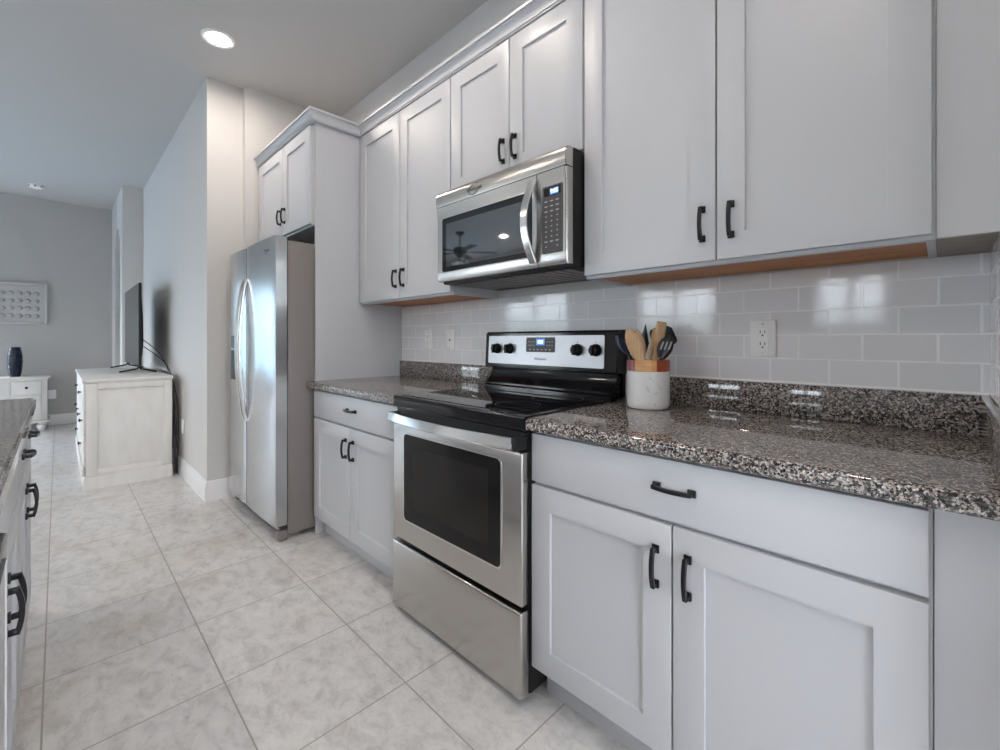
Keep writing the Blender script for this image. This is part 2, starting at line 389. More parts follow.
# ------------------------------------------------------------------ cabinets along the back wall
YB, YF = -.61, -.63           # carcass front, door face
CT = .877                     # top of base carcass
def base_cabinet(label, x0, x1, d0, d1, gap, pulls, filler=None):
    t = thing('base_cabinet', label, 'cabinet', ((x0+x1)/2, -.3, 0), 'base cabinets along the back wall')
    bm = bmesh.new(); box(bm, x0, x1, YB, -.002, .105, CT, .001, 1)
    obj('body', bm, M['cab'], t)
    bm = bmesh.new(); box(bm, x0, x1, -.545, -.53, 0, .1045); box(bm, x0, x1, -.552, -.5455, 0, .05, .003)
    obj('toe_kick', bm, M['cab'], t)
    bm = B(d0, d1, YB-.0005, YF, .715, .866, .003)
    dr = obj('drawer', bm, M['cab'], t); pull(dr, pulls[0], YF, pulls[1], 'x')
    for (a, b_, hx) in ((d0, gap-.0025, gap-.040), (gap+.0025, d1, gap+.040)):
        bm = bmesh.new(); shaker(bm, a, b_, .123, .704, YB-.0005, YF)
        d = obj('door', bm, M['cab'], t); pull(d, hx, YF, .594, 'z')
    if filler:
        bm = bmesh.new(); box(bm, x1+.001, filler, YB-.004, -.3, .105, CT, .001, 1); box(bm, x1+.001, filler, -.545, -.53, 0, .1045)
        obj('filler_panel', bm, M['cab'], t)
    return t
base_cabinet('white two-door base cabinet with drawer between refrigerator panel and range', .0045, .957, .034, .948, .487, (.509, .797))
base_cabinet('white two-door base cabinet with drawer right of the range', 1.7285, 2.643, 1.7285, 2.638, 2.184, (2.19, .797), 2.7455)

def wall_cabinet(label, x0, x1, zb, zt, doors, hz, depth=.31, dz0=None, rail=.074, hand=True, under=True):
    t = thing('wall_cabinet', label, 'cabinet', ((x0+x1)/2, -depth/2, zb), 'wall cabinets with shaker doors')
    yb = -depth; bm = bmesh.new()
    box(bm, x0, x0+.016, yb, -.002, zb, zt); box(bm, x1-.016, x1, yb, -.002, zb, zt)          # sides
    box(bm, x0+.016, x1-.016, yb, yb+.02, zb, zt); box(bm, x0+.016, x1-.016, yb+.02, -.002, zt-.016, zt)
    obj('body', bm, [M['cab']], t)
    obj('underside', B(x0+.0165, x1-.0165, yb+.0205, -.002, zb+.007, zb+.022), M['wood_under'] if under else M['cab'], t)
    for (a, b_, hx) in doors:
        bm = bmesh.new(); shaker(bm, a, b_, dz0 or zb+.011, zt-.007, yb-.0005, yb-.02, rail)
        d = obj('door', bm, M['cab'], t); pull(d, hx, yb-.02, hz, 'z')
    return t
ZT = 2.462
wall_cabinet('tall white wall cabinet left of the microwave, two doors', .0045, .9405, 1.387, ZT, [(.014, .4765, .445), (.4815, .9375, .525)], 1.511)
wall_cabinet('short white wall cabinet directly above the microwave', .9425, 1.7185, 1.8605, ZT, [(.9455, 1.339, 1.307), (1.344, 1.7155, 1.378)], 1.98, dz0=1.868, under=False)
wall_cabinet('tall white wall cabinet right of the microwave, above the utensil crock', 1.7205, 2.6435, 1.387, ZT, [(1.7245, 2.1815, 2.146), (2.1865, 2.638, 2.226)], 1.508)
t = thing('corner_cabinet', 'plain white wall cabinet panel without doors at the right edge of the photo', 'cabinet', (2.69, -.15, 1.387))
obj('body', B(2.6445, 2.7455, -.312, -.002, 1.389, ZT, .001, 1), M['cab'], t)
obj('underside', B(2.6445, 2.7455, -.311, -.0095, 1.3872, 1.3888), M['board_under'], t)
# cabinet over the refrigerator and its tall side panel
t = thing('wall_cabinet', 'deep white two-door cabinet above the stainless refrigerator', 'cabinet', (-.5, -.3, 1.85), 'wall cabinets with shaker doors')
obj('body', B(-.985, -.022, YB, -.002, 1.850, ZT, .001, 1), M['cab'], t)
for (a, b_, hx) in ((-.975, -.4765, -.512), (-.4715, -.032, -.436)):
    bm = bmesh.new(); shaker(bm, a, b_, 1.862, ZT-.01, YB-.0005, YF); d = obj('door', bm, M['cab'], t); pull(d, hx, YF, 1.985, 'z')
t = thing('tall_panel', 'tall plain white side panel right of the refrigerator', 'panel', (-.01, -.3, 0))
obj('board', B(-.02, -.0005, -.603, -.0025, 0, ZT, .001, 1), M['cab'], t)
obj('edge_strip', B(-.0003, .0035, -.606, -.562, 0.0, ZT, .001, 1), M['cab'], t)
# crown moulding: profile swept along the cabinet fronts with mitred corners
def crown(bm, path, prof):
    n = len(path); rings = []
    for i, p in enumerate(path):
        p = Vector(p); dirs = []
        if i > 0: dirs.append((Vector(path[i])-Vector(path[i-1])).normalized())
        if i < n-1: dirs.append((Vector(path[i+1])-Vector(path[i])).normalized())
        nn = [Vector((d.y, -d.x)) for d in dirs]
        if len(nn) == 1: off = nn[0]
        else: off = (nn[0]+nn[1]); off = off/ (1+nn[0].dot(nn[1]))
        rings.append([bm.verts.new((p.x+off.x*o, p.y+off.y*o, z)) for o, z in prof])
    k = len(prof)
    for a, b_ in zip(rings, rings[1:]):
        for j in range(k): bm.faces.new((a[j], a[(j+1) % k], b_[(j+1) % k], b_[j]))
    bm.faces.new(rings[0]); bm.faces.new(list(reversed(rings[-1])))
    bmesh.ops.recalc_face_normals(bm, faces=bm.faces)
bm = bmesh.new()
pz = ZT+.001
prof = [(-.02, pz), (.022, pz), (.022, pz+.007), (.027, pz+.007), (.027, pz+.015), (.030, pz+.024), (.036, pz+.034), (.046, pz+.042), (.046, pz+.047), (.054, pz+.047), (.054, pz+.060), (-.02, pz+.060)]
crown(bm, [(-.985, -.61), (.004, -.61), (.004, -.31), (2.7455, -.31)], prof)
tag(obj('crown_molding', bm, M['cab'], sharp=25), 'white crown moulding running along the tops of the wall cabinets', 'crown moulding')

# ------------------------------------------------------------------ countertops
def edge_poly(y0, y1, z0, z1, r, n=5):
    """section (y, z): front edge (y0) rounded at top and bottom"""
    p = [(y1, z0), (y1, z1)]
    for k in range(n+1):
        a = R(90+90*k/n); p.append((y0+r+r*math.cos(a), z1-r+r*math.sin(a)))
    r2 = r*.6
    for k in range(n+1):
        a = R(180+90*k/n); p.append((y0+r2+r2*math.cos(a), z0+r2+r2*math.sin(a)))
    return p
def countertop(label, x0, x1):
    t = thing('countertop', label, 'countertop', ((x0+x1)/2, -.33, CT+.001))
    bm = bmesh.new(); prism(bm, edge_poly(-.66, -.0085, CT+.001, .916, .013), 'x', x0, x1); obj('slab', bm, M['granite'], t)
    obj('backsplash', B(x0, x1, -.029, -.0088, .9165, 1.020, .003), M['granite'], t)
    return t
countertop('short speckled granite countertop between refrigerator panel and range', .0045, .957)
ct = countertop('long speckled granite countertop right of the range, under the utensil crock', 1.7305, 2.7455)
obj('backsplash', B(2.722, 2.7455, -.655, -.0295, .9165, 1.020, .003), M['granite'], ct)

# ------------------------------------------------------------------ range
X0, X1 = .962, 1.7265
t = thing('range', 'freestanding stainless and black electric range between the base cabinets', 'stove', ((X0+X1)/2, -.33, 0))
bm = bmesh.new(); box(bm, X0+.004, X1-.004, -.63, -.012, .03, .878, .002)
for xx in (X0+.03, X1-.07):
    for yy in (-.58, -.08): box(bm, xx, xx+.04, yy, yy+.04, 0, .03)
obj('body', bm, M['black_matte'], t)
bm = bmesh.new(); prism(bm, edge_poly(-.663, -.11, .879, .921, .006), 'x', X0, X1)
ck = obj('cooktop', bm, M['black'], t)
bm = bmesh.new(); box(bm, X0+.02, X1-.02, -.63, -.13, .9211, .9232, .001, 1)
gl = obj('glass', bm, M['black_glass'], ck)
for (cx_, cy_, r_) in ((1.15, -.49, .105), (1.54, -.49, .085), (1.15, -.25, .075), (1.54, -.25, .105)):
    bm = bmesh.new(); lathe(bm, [(r_, .9233), (r_, .9235), (r_-.002, .9235), (r_-.002, .9233)], (cx_, cy_, 0), 40, cap=False); obj('burner_ring', bm, M['black_matte'], ck)
# backguard: curved lower apron, then the console box
bm = bmesh.new()
pr = [(-.012, .9215), (-.135, .9215), (-.135, .933), (-.127, .940), (-.127, .948), (-.118, .954), (-.097, .975), (-.083, 1.0), (-.080, 1.022), (-.012, 1.022)]
prism(bm, pr, 'x', X0+.018, X1-.012); obj('backguard_apron', bm, M['black'], t)
bm = bmesh.new(); prism(bm, [(-.012, 1.0225), (-.098, 1.0225), (-.104, 1.030), (-.096, 1.192), (-.086, 1.203), (-.012, 1.206)], 'x', X0-.014, X1)
bmesh.ops.bevel(bm, geom=[e for e in bm.edges], offset=.003, segments=2, affect='EDGES')
cn = obj('control_console', bm, M['black'], t)
tilt = math.atan2(.008, .158)
def on_console(x, z, o=0.0): return (x, -.104+(z-1.030)*(.008/.158)-o, z)
def slab(bm, poly, o0, o1, mi=0):
    A = [bm.verts.new(on_console(p[0], p[1], o0)) for p in poly]; Bv = [bm.verts.new(on_console(p[0], p[1], o1)) for p in poly]
    k = len(poly); fs = [bm.faces.new(A), bm.faces.new(list(reversed(Bv)))]
    for i in range(k): fs.append(bm.faces.new((A[i], Bv[i], Bv[(i+1) % k], A[(i+1) % k])))
    bmesh.ops.recalc_face_normals(bm, faces=fs)
    for f in fs: f.material_index = mi
bm = bmesh.new(); slab(bm, rrect(.976, 1.668, 1.043, 1.182, .008), .0003, .003); obj('control_panel', bm, M['steel_panel'], cn)
bm = bmesh.new(); slab(bm, rrect(1.238, 1.412, 1.105, 1.174, .007), .0032, .0045); dp = obj('display', bm, M['keypad'], cn)
bm = bmesh.new(); slab(bm, rrect(1.300, 1.352, 1.137, 1.168, .003), .0047, .0053); obj('screen', bm, M['display'], dp)
bm = bmesh.new()
for k in range(3): slab(bm, rrect(1.312+.011*k, 1.320+.011*k, 1.146, 1.160, .001), .0055, .0058)
obj('digits', bm, M['digits'], dp)
bm = bmesh.new()
for r_ in range(2):
    for c_ in range(3):
        for q in (1.250, 1.362): slab(bm, rrect(q+.015*c_, q+.015*c_+.008, 1.135+.016*r_, 1.1385+.016*r_, .001), .0047, .005)
for c_ in range(6): slab(bm, rrect(1.258+.024*c_, 1.268+.024*c_, 1.114, 1.119, .001), .0047, .005)
obj('key_print', bm, M['print'], dp)
text('badge', 'Whirlpool', M['badge'], cn, .017, on_console(1.325, 1.073, .0034), Euler((R(90)-tilt, 0, 0)))
for kx in (1.040, 1.130, 1.535, 1.628):
    kz = 1.119; c_ = on_console(kx, kz, 0)
    bm = bmesh.new(); lathe(bm, [(.0265, -.0032), (.0265, -.007), (.024, -.012), (.0215, -.028), (.019, -.031)], c_, 28, axis='y')
    k_ = obj('knob', bm, M['black_matte'], cn)
    bm = bmesh.new(); box(bm, kx-.006, kx+.006, c_[1]-.041, c_[1]-.0315, kz-.022, kz+.022, .003); obj('grip', bm, M['black_matte'], k_)
    bm = bmesh.new(); box(bm, kx-.002, kx+.002, c_[1]-.0035, c_[1]-.0031, kz+.031, kz+.036); obj('mark', bm, M['badge'], k_)
# front: trim band, door with bowed handle, storage drawer
obj('front_band', B(X0+.004, X1-.004, -.648, -.6305, .866, .8785, .002), M['black'], t)
bm = bmesh.new(); box(bm, X0+.006, X1-.006, -.667, -.6305, .317, .806, .006, 3)
dr = obj('door', bm, M['steel'], t)
bm = bmesh.new(); prism(bm, rrect(1.050, 1.634, .404, .776, .022), 'y', -.6672, -.6695); obj('window_bezel', bm, M['steel_bright'], dr)
bm = bmesh.new(); prism(bm, rrect(1.057, 1.627, .411, .769, .018), 'y', -.6696, -.6705); obj('window_glass', bm, M['oven_glass'], dr)
bm = bmesh.new(); box(bm, X0+.006, X1-.006, -.646, -.6305, .8065, .8655); obj('vent_strip', bm, M['black_matte'], dr)
n = 18; pts = []
for i in range(n+1):
    u = i/n; pts.append((.985+.724*u, -.694-.034*math.sin(math.pi*u)**.8 if 0 < u < 1 else -.694, .838))
bm = bmesh.new(); sweep(bm, pts, [(a*math.cos(.35)-b_*math.sin(.35), a*math.sin(.35)+b_*math.cos(.35)) for a, b_ in rect(.014, .036, .2)]); hd = obj('handle', bm, M['steel_bright'], dr)
bmi = bmesh.new(); prism(bmi, rrect(1.125, 1.572, .470, .725, .006), 'y', -.67055, -.6709); obj('inner_window', bmi, M['oven_inner'], dr)
bm = bmesh.new(); box(bm, X0+.008, X0+.034, -.694, -.6465, .820, .855, .004); obj('end_cap', bm, M['steel_bright'], hd)
bm = bmesh.new(); box(bm, X1-.022, X1-.001, -.702, -.6465, .816, .858, .004); obj('end_cap', bm, M['black_matte'], hd)
bm = bmesh.new(); box(bm, X0+.006, X1-.005, -.672, -.6305, .026, .301, .007, 3); obj('storage_drawer', bm, M['steel'], t)

# ------------------------------------------------------------------ microwave
X0, X1 = .9505, 1.7135
t = thing('microwave', 'stainless over-the-range microwave under the short wall cabinet', 'microwave', ((X0+X1)/2, -.2, 1.43))
obj('body', B(X0+.003, X1+.004, -.383, -.0095, 1.428, 1.857, .003), M['black_matte'], t)
bm = bmesh.new()
for k in range(16): box(bm, X0+.03+.044*k, X0+.06+.044*k, -.345, -.09, 1.424, 1.4278)
obj('bottom_grille', bm, M['gunmetal'], t)
def skin(bm, x0, x1, prof, yb): prism(bm, prof+[(yb, prof[-1][1]), (yb, prof[0][1])], 'x', x0, x1)
bm = bmesh.new(); skin(bm, X0, X1, [(-.4245, 1.786), (-.4275, 1.800), (-.4270, 1.832), (-.423, 1.848), (-.413, 1.857)], -.3835)
bmesh.ops.bevel(bm, geom=[e for e in bm.edges if abs(e.verts[0].co.x-e.verts[1].co.x) < 1e-6 and e.verts[0].co.y < -.39 and e.verts[1].co.y < -.39], offset=.004, segments=2, affect='EDGES')
vt = obj('vent_cover', bm, M['steel'], t)
def emblem(parent, x, y, z, rz, sc):
    """script lettering inside a tilted oval swoosh"""
    b_ = text('badge', 'Whirlpool', M['badge'], parent, .020*sc, (x, y, z), Euler((R(90), 0, rz)))
    bm = bmesh.new(); n = 40; ring = []
    for k in range(n+1):
        a = 2*math.pi*k/n*.86+.5; u, v = .030*sc*math.cos(a), .019*sc*math.sin(a)
        u, v = u*.94-v*.34, u*.34+v*.94
        ring.append((x+u*math.cos(rz), y+u*math.sin(rz), z+v))
    sweep(bm, ring, rect(.0022*sc, .0006), upv=(0, -1, 0)); obj('swoosh', bm, M['badge'], parent); return b_
emblem(vt, 1.225, -.4285, 1.815, 0, 1.15)
DP = [(-.412, 1.437), (-.417, 1.444), (-.419, 1.48), (-.419, 1.72), (-.422, 1.755), (-.426, 1.782)]
bm = bmesh.new(); skin(bm, X0, 1.5745, DP, -.3835)
bmesh.ops.bevel(bm, geom=[e for e in bm.edges if abs(e.verts[0].co.x-X0) < 1e-6 and abs(e.verts[1].co.x-X0) < 1e-6 and e.verts[0].co.y < -.39 and e.verts[1].co.y < -.39], offset=.006, segments=3, affect='EDGES')
dr = obj('door', bm, M['steel'], t)
bm = bmesh.new(); prism(bm, rrect(.990, 1.556, 1.474, 1.733, .012), 'y', -.4192, -.4205); obj('window_bezel', bm, M['steel_bright'], dr)
bm = bmesh.new(); prism(bm, rrect(.995, 1.551, 1.479, 1.728, .010), 'y', -.4206, -.4215); obj('window_frame', bm, M['black_glass'], dr)
bm = bmesh.new(); prism(bm, rrect(1.025, 1.528, 1.500, 1.700, .004), 'y', -.4216, -.4221); obj('window_glass', bm, M['mw_glass'], dr)
n = 16; pts = []
for i in range(n+1):
    u = i/n; z = 1.452+.312*u; s = math.sin(math.pi*u)
    pts.append((1.562-.012*s, -.428-.040*s, z))
bm = bmesh.new(); sweep(bm, pts, rect(.034, .012, .25), upv=(0, -1, 0)); obj('handle', bm, M['steel_bright'], dr)
bm = bmesh.new(); skin(bm, 1.578, X1, DP, -.3835)
bmesh.ops.bevel(bm, geom=[e for e in bm.edges if abs(e.verts[0].co.x-X1) < 1e-6 and abs(e.verts[1].co.x-X1) < 1e-6 and e.verts[0].co.y < -.39 and e.verts[1].co.y < -.39], offset=.008, segments=3, affect='EDGES')
cp = obj('control_panel', bm, M['steel'], t)
bm = bmesh.new(); prism(bm, rrect(1.600, 1.694, 1.480, 1.728, .006), 'y', -.4192, -.4204); kp = obj('keypad', bm, M['keypad'], cp)
bm = bmesh.new(); prism(bm, rrect(1.608, 1.687, 1.690, 1.722, .003), 'y', -.4205, -.4209); obj('display_window', bm, M['black_glass'], kp)
bm = bmesh.new(); box(bm, 1.637, 1.676, -.4213, -.4210, 1.694, 1.717); obj('screen', bm, M['display'], kp)
text('digits', '9:05', M['digits'], kp, .021, (1.657, -.4217, 1.7055), FACE)
bm = bmesh.new()
for r_ in range(10):
    for c_ in range(3):
        zz = 1.672-.0185*r_ ; xx = 1.615+.026*c_; wv = .014 if r_ in (0, 1, 2, 8) else .006
        if r_ == 9 and c_ == 1: continue
        box(bm, xx-wv/2+.003, xx+wv/2+.003, -.4208, -.4205, zz-.0022, zz+.0022)
obj('key_print', bm, M['print'], kp)

# ------------------------------------------------------------------ refrigerator
FX0, FX1 = -.928, -.032
t = thing('refrigerator', 'stainless side-by-side refrigerator left of the tall white panel', 'refrigerator', ((FX0+FX1)/2, -.4, 0))
bm = bmesh.new(); box(bm, FX0+.004, FX1-.004, -.752, -.03, .03, 1.742, .004)
for xx in (FX0+.06, FX1-.10): box(bm, xx, xx+.04, -.72, -.66, 0, .03); box(bm, xx, xx+.04, -.12, -.06, 0, .03)
obj('body', bm, M['gunmetal'], t)
obj('top_cover', B(FX0+.02, FX1-.03, -.745, -.60, 1.7425, 1.755, .003), M['black_matte'], t)
def curved_door(x0, x1, bul):
    bm = bmesh.new(); n = 14; poly = [(x1, -.7575), (x0, -.7575)]
    for i in range(n+1):
        u = i/n; xx = x0+(x1-x0)*u; e_ = 0.004*(1-min(1, min(u, 1-u)*(x1-x0)/.012))
        poly.append((xx, -.820-bul*(1-(2*u-1)**2)+e_))
    prism(bm, [(p[0], p[1]+(p[0]-FX1)*.014*(p[1] < -.8)-.003*(p[1] < -.8)) for p in poly], 'z', .090, 1.760); return bm
SPL = -.560
dl = obj('door', curved_door(FX0, SPL-.003, .003), M['steel_v'], t, sharp=30)
drr = obj('door', curved_door(SPL+.003, FX1, .005), M['steel_v'], t, sharp=30)
for d_, a, b_ in ((dl, FX0, SPL-.003), (drr, SPL+.003, FX1)):
    obj('gasket', B(a+.006, b_-.006, -.7570, -.7525, .10, 1.738), M['black_matte'], d_)
def bow_handle(par, x):
    bm = bmesh.new(); n = 20; pts = []
    for i in range(n+1):
        u = i/n; s = math.sin(math.pi*u); pts.append((x, -.836-.042*s**.8 if 0 < u < 1 else -.832, .640+.915*u))
    sweep(bm, pts, rect(.024, .018, .3), upv=(0, -1, 0)); return obj('handle', bm, M['steel_bright'], par)
bow_handle(dl, SPL-.030); bow_handle(drr, SPL+.032)
bm = bmesh.new(); prism(bm, rrect(-.875, -.690, .880, 1.200, .012), 'y', -.812, -.8395); ds = obj('dispenser', bm, M['steel_v'], dl)
bm = bmesh.new(); prism(bm, rrect(-.865, -.700, .890, 1.090, .010), 'y', -.8396, -.8405); obj('dispenser_recess', bm, M['black_matte'], ds)
bm = bmesh.new(); prism(bm, rrect(-.865, -.700, 1.105, 1.190, .006), 'y', -.8396, -.8405); obj('dispenser_panel', bm, M['keypad'], ds)
emblem(drr, -.165, -.8285, 1.690, R(1.5), 1.0)
bm = bmesh.new(); box(bm, FX0+.03, FX1-.03, -.775, -.7525, .030, .085, .004); obj('base_grille', bm, M['steel_v'], t)
bm = bmesh.new(); box(bm, FX1-.05, FX1-.004, -.806, -.7525, .004, .060, .006); obj('foot_cover', bm, M['gunmetal'], t)
bm = bmesh.new(); box(bm, FX1-.06, FX1-.006, -.790, -.7525, .066, .088, .003); obj('hinge', bm, M['black_matte'], t)
bm = bmesh.new(); box(bm, FX0+.01, FX0+.07, -.800, -.7525, .030, .088, .004); obj('hinge', bm, M['black_matte'], t)

# ------------------------------------------------------------------ utensil crock
CX, CY, CZ = 1.896, -.176, .9165; CR = .0750
t = thing('utensil_crock', 'white marble utensil crock with striped wood rim on the long countertop', 'crock', (CX, CY, CZ))
bm = bmesh.new(); lathe(bm, [(.055, .0), (.068, .002), (.0735, .010), (CR, .022), (CR, .134), (CR-.012, .134), (CR-.012, .016), (.03, .014)], (CX, CY, CZ), 48); obj('pot', bm, M['marble'], t)
bm = bmesh.new(); lathe(bm, [(CR, .1345), (CR, .170), (CR-.002, .174), (CR-.010, .174), (CR-.012, .170), (CR-.012, .1345), (CR, .1345)], (CX, CY, CZ), 48, cap=False); obj('rim', bm, M['acacia'], t)
def utensil(name, label, foot, tip, head, hm, neck_mat=None, rad=.0055):
    """handle from inside the crock to the neck, and a head shaped by widths along the remaining length"""
    f, tp = Vector(foot), Vector(tip); ax = (tp-f).normalized(); Ln = (tp-f).length; hl = head['len']
    t = thing(name, label, 'utensil', foot, 'utensils standing in the crock')
    bm = bmesh.new(); nk = f+ax*(Ln-hl+.006)
    sweep(bm, [f, f+ax*(Ln-hl)*.5, nk], circ(rad, 10), upv=(.3, -1, .1)); obj('handle', bm, neck_mat or hm, t)
    bm = bmesh.new(); s0 = f+ax*(Ln-hl); pts = []; sc = []
    facing = Vector(head.get('face', (.45, -.9, .1)))
    side = ax.cross(facing).normalized(); nn = side.cross(ax).normalized()
    n = 14
    for i in range(n+1):
        u = i/n; wd = head['w'](u); pts.append(s0+ax*hl*u-nn*head.get('cup', 0)*math.sin(math.pi*u)); sc.append((wd, head.get('t', lambda q: 1)(u)))
    sweep(bm, pts, circ(1, 16), upv=tuple(nn), scales=sc)
    ho = obj('head', bm, hm, t)
    return t, ho, s0, ax, side, nn, hl
def spoon_w(wm): return lambda u: max(.002, wm*math.sin(math.pi*min(1, .12+.88*u))**.62*(.72+.28*u) if u < .999 else .003)
flat = lambda th: (lambda u: th)
DZ = CZ+.017
# seen through the camera from left to right
def K(a, d, h): return (CX+.7071*a-.7071*d, CY+.7071*a+.7071*d, CZ+h)      # a: to the camera's right, d: away from it
def U(name, label, foot, tip, head, *m): return utensil(name, label, K(*foot), K(*tip), head, *m)
U('spoon', 'navy blue spoon leaning left in the crock', (.045, .0, .026), (-.107, .031, .260), {'len': .080, 'w': spoon_w(.021), 't': flat(.005), 'face': (.8, -.6, .2), 'cup': .006}, M['navy'], M['nylon'], .0045)
U('wooden_spoon', 'larger wooden spoon with oval bowl, front left in the crock', (.030, -.030, .026), (-.084, -.030, .288), {'len': .135, 'w': spoon_w(.031), 't': flat(.005), 'face': (.55, -.8, .15), 'cup': .006}, M['beech'])
U('wooden_spoon', 'wooden spoon just behind and right of the larger wooden spoon', (-.012, -.014, .026), (-.042, -.002, .284), {'len': .125, 'w': spoon_w(.029), 't': flat(.005), 'face': (.6, -.8, .1), 'cup': .006}, M['beech'])
U('spatula', 'narrow black spatula pointing up at the middle of the crock', (-.014, .040, .026), (.006, .046, .304), {'len': .125, 'w': lambda u: .004+.014*min(1, 2.4*u) if u < .42 else .018*(1-(u-.42)/.58)+.001, 't': flat(.003), 'face': (.75, -.6, .1)}, M['nylon'], None, .004)
U('wooden_spatula', 'thin wooden spatula right of the black spatula', (-.020, .018, .026), (.038, .024, .286), {'len': .140, 'w': lambda u: .006+.008*u, 't': flat(.004), 'face': (.7, -.7, .1)}, M['beech'])
U('wooden_turner', 'wide flat wooden turner leaning right in the crock', (.002, -.004, .026), (.052, .004, .312), {'len': .160, 'w': lambda u: .008+.011*min(1, 1.4*u), 't': flat(.004), 'face': (.75, -.65, .1)}, M['beech'])
U('turner', 'plain black turner at the right rear of the crock', (-.029, .010, .026), (.088, .048, .298), {'len': .125, 'w': lambda u: .008+.044*min(1, 1.6*u) if u < .7 else .052-.034*(u-.7)/.3, 't': flat(.003), 'face': (.6, -.8, .1)}, M['nylon'], None, .005)
tt, ho, s0, ax, side, nn, hl = U('slotted_spoon', 'black slotted spoon in front of the turner, right in the crock', (-.020, -.018, .026), (.066, -.034, .260), {'len': .085, 'w': spoon_w(.031), 't': flat(.006), 'face': (.55, -.82, .1), 'cup': .004}, M['nylon'], None, .005)
for k in (-1, 0, 1):
    c_ = s0+ax*hl*(.55+.06*k)+side*.013*k+nn*.0035
    bm = bmesh.new(); sweep(bm, [c_-ax*.014, c_+ax*.016], rect(.0055, .0012), upv=tuple(nn)); obj('slot', bm, M['print'], ho)

# ------------------------------------------------------------------ outlets and switches
def outlet(label, x, z, kind, y=-.0085, w_=.078, h_=.122, grp='wall plates on the tile'):
    t = thing('wall_switch' if kind == 'switch' else 'power_outlet', label, 'switch' if kind == 'switch' else 'outlet', (x, y, z), grp)
    obj('cover_plate', B(x-w_/2, x+w_/2, y-.008, y, z-h_/2, z+h_/2, .003), M['plate'], t)
    bm = bmesh.new(); prism(bm, rrect(x-.0175, x+.0175, z-.035, z+.035, .003), 'y', y-.0082, y-.0100)
    ins = obj('rocker' if kind == 'switch' else 'receptacle', bm, M['plate'], t)
    for s in (-1, 1):
        bm = bmesh.new()
        if kind == 'outlet':
            zz = z+s*.020; box(bm, x-.008, x-.0055, y-.0104, y-.0101, zz-.002, zz+.008); box(bm, x+.0055, x+.008, y-.0104, y-.0101, zz-.002, zz+.007)
            lathe(bm, [(.003, 0), (.003, -.0003)], (x, y-.0101, zz-.009), 10, axis='y')
        elif s > 0: box(bm, x-.006, x+.006, y-.0104, y-.0101, z-.006, z+.006)
        else: bm.free(); continue
        obj('socket' if kind == 'outlet' else 'toggle_mark', bm, M['slot'], ins)
    for s in (-1, 1):
        bm = bmesh.new(); lathe(bm, [(.003, -.0082), (.0025, -.0092)], (x, y, z+s*.049), 10, axis='y'); obj('screw', bm, M['steel'], t)
outlet('white duplex outlet on the subway tile right of the utensil crock', 2.226, 1.167, 'outlet')
outlet('white wall plate on the tile over the short countertop, nearer the refrigerator', .318, 1.163, 'outlet', w_=.074)
outlet('white rocker switch plate on the tile just left of the range console', .543, 1.161, 'switch', w_=.074)

# ------------------------------------------------------------------ recessed ceiling lights
def downlight(label, x, y):
    t = thing('recessed_light', label, 'ceiling light', (x, y, H), 'recessed ceiling lights')
    bm = bmesh.new(); lathe(bm, [(.094, -.0005), (.094, -.004), (.088, -.009), (.070, -.008), (.064, -.004), (.064, -.0005), (.094, -.0005)], (x, y, H), 48, cap=False); obj('trim_ring', bm, M['trim'], t)
    bm = bmesh.new(); lathe(bm, [(.0635, -.0008), (.0635, -.002), (.05, -.003), (.01, -.0035)], (x, y, H), 40); obj('lens', bm, M['lamp'], t)
downlight('lit round recessed light in the ceiling above the refrigerator', -.56, -.985)
for (x, y) in ((1.0, -.985), (2.3, -1.75), (-.56, -2.9), (1.0, -2.9), (-3.0, -4.9)):  # unseen lamps added; the one nearest the camera brightens the right wall cabinets
    downlight('lit recessed ceiling light added outside the picture', x, y)
t = thing('smoke_detector', 'small white smoke detector on the ceiling near the far wall', 'smoke detector', (-5.18, -1.89, H))
bm = bmesh.new(); lathe(bm, [(.065, -.0005), (.068, -.012), (.060, -.034), (.035, -.042), (.01, -.043)], (-5.18, -1.89, H), 32); obj('housing', bm, M['plate'], t)
for k in range(3):
    a = R(-60+55*k); bm = bmesh.new(); box(bm, -5.18+.062*math.cos(a)-.008, -5.18+.062*math.cos(a)+.008, -1.89+.062*math.sin(a)-.008, -1.89+.062*math.sin(a)+.008, H-.030, H-.016, .003); obj('vent', bm, M['slot'], t)

# ------------------------------------------------------------------ kitchen island
IB, IF = -1.798, -1.777
def island_unit(label, x0, x1, gap, drawers):
    t = thing('base_cabinet', label, 'cabinet', ((x0+x1)/2, -2.1, 0), 'island cabinets')
    obj('body', B(x0, x1, -2.42, IB, .105, CT, .001, 1), M['cab'], t)
    obj('toe_kick', B(x0, x1, -2.40, -1.872, 0, .1045), M['cab'], t)
    if drawers:
        for (a, b_) in ((x0+.004, gap-.0025), (gap+.0025, x1-.004)):
            d = obj('drawer', B(a, b_, IB+.0005, IF, .715, .866, .003), M['cab'], t); pull(d, (a+b_)/2, IF, .797, 'x', out=1)
    else: obj('false_front', B(x0+.004, x1-.004, IB+.0005, IF, .715, .866, .003), M['cab'], t)
    for (a, b_, h) in ((x0+.004, gap-.0025, gap-.040), (gap+.0025, x1-.004, gap+.040)):
        bm = bmesh.new(); shaker(bm, a, b_, .110, .704, IB+.0005, IF); q = obj('door', bm, M['cab'], t); pull(q, h, IF, .594, 'z', out=1)
island_unit('white island cabinet at the far end, two drawers over two doors', -.052, .790, .369, True)
island_unit('white island cabinet beside the dishwasher, plain front above its doors', .792, 1.620, 1.240, False)
t = thing('dishwasher', 'dark-rimmed steel dishwasher in the island at the lower left edge', 'dishwasher', (1.75, -2.1, 0))
obj('body', B(1.6225, 2.22, -2.40, IB, .10, CT-.002, .001, 1), M['black_matte'], t)
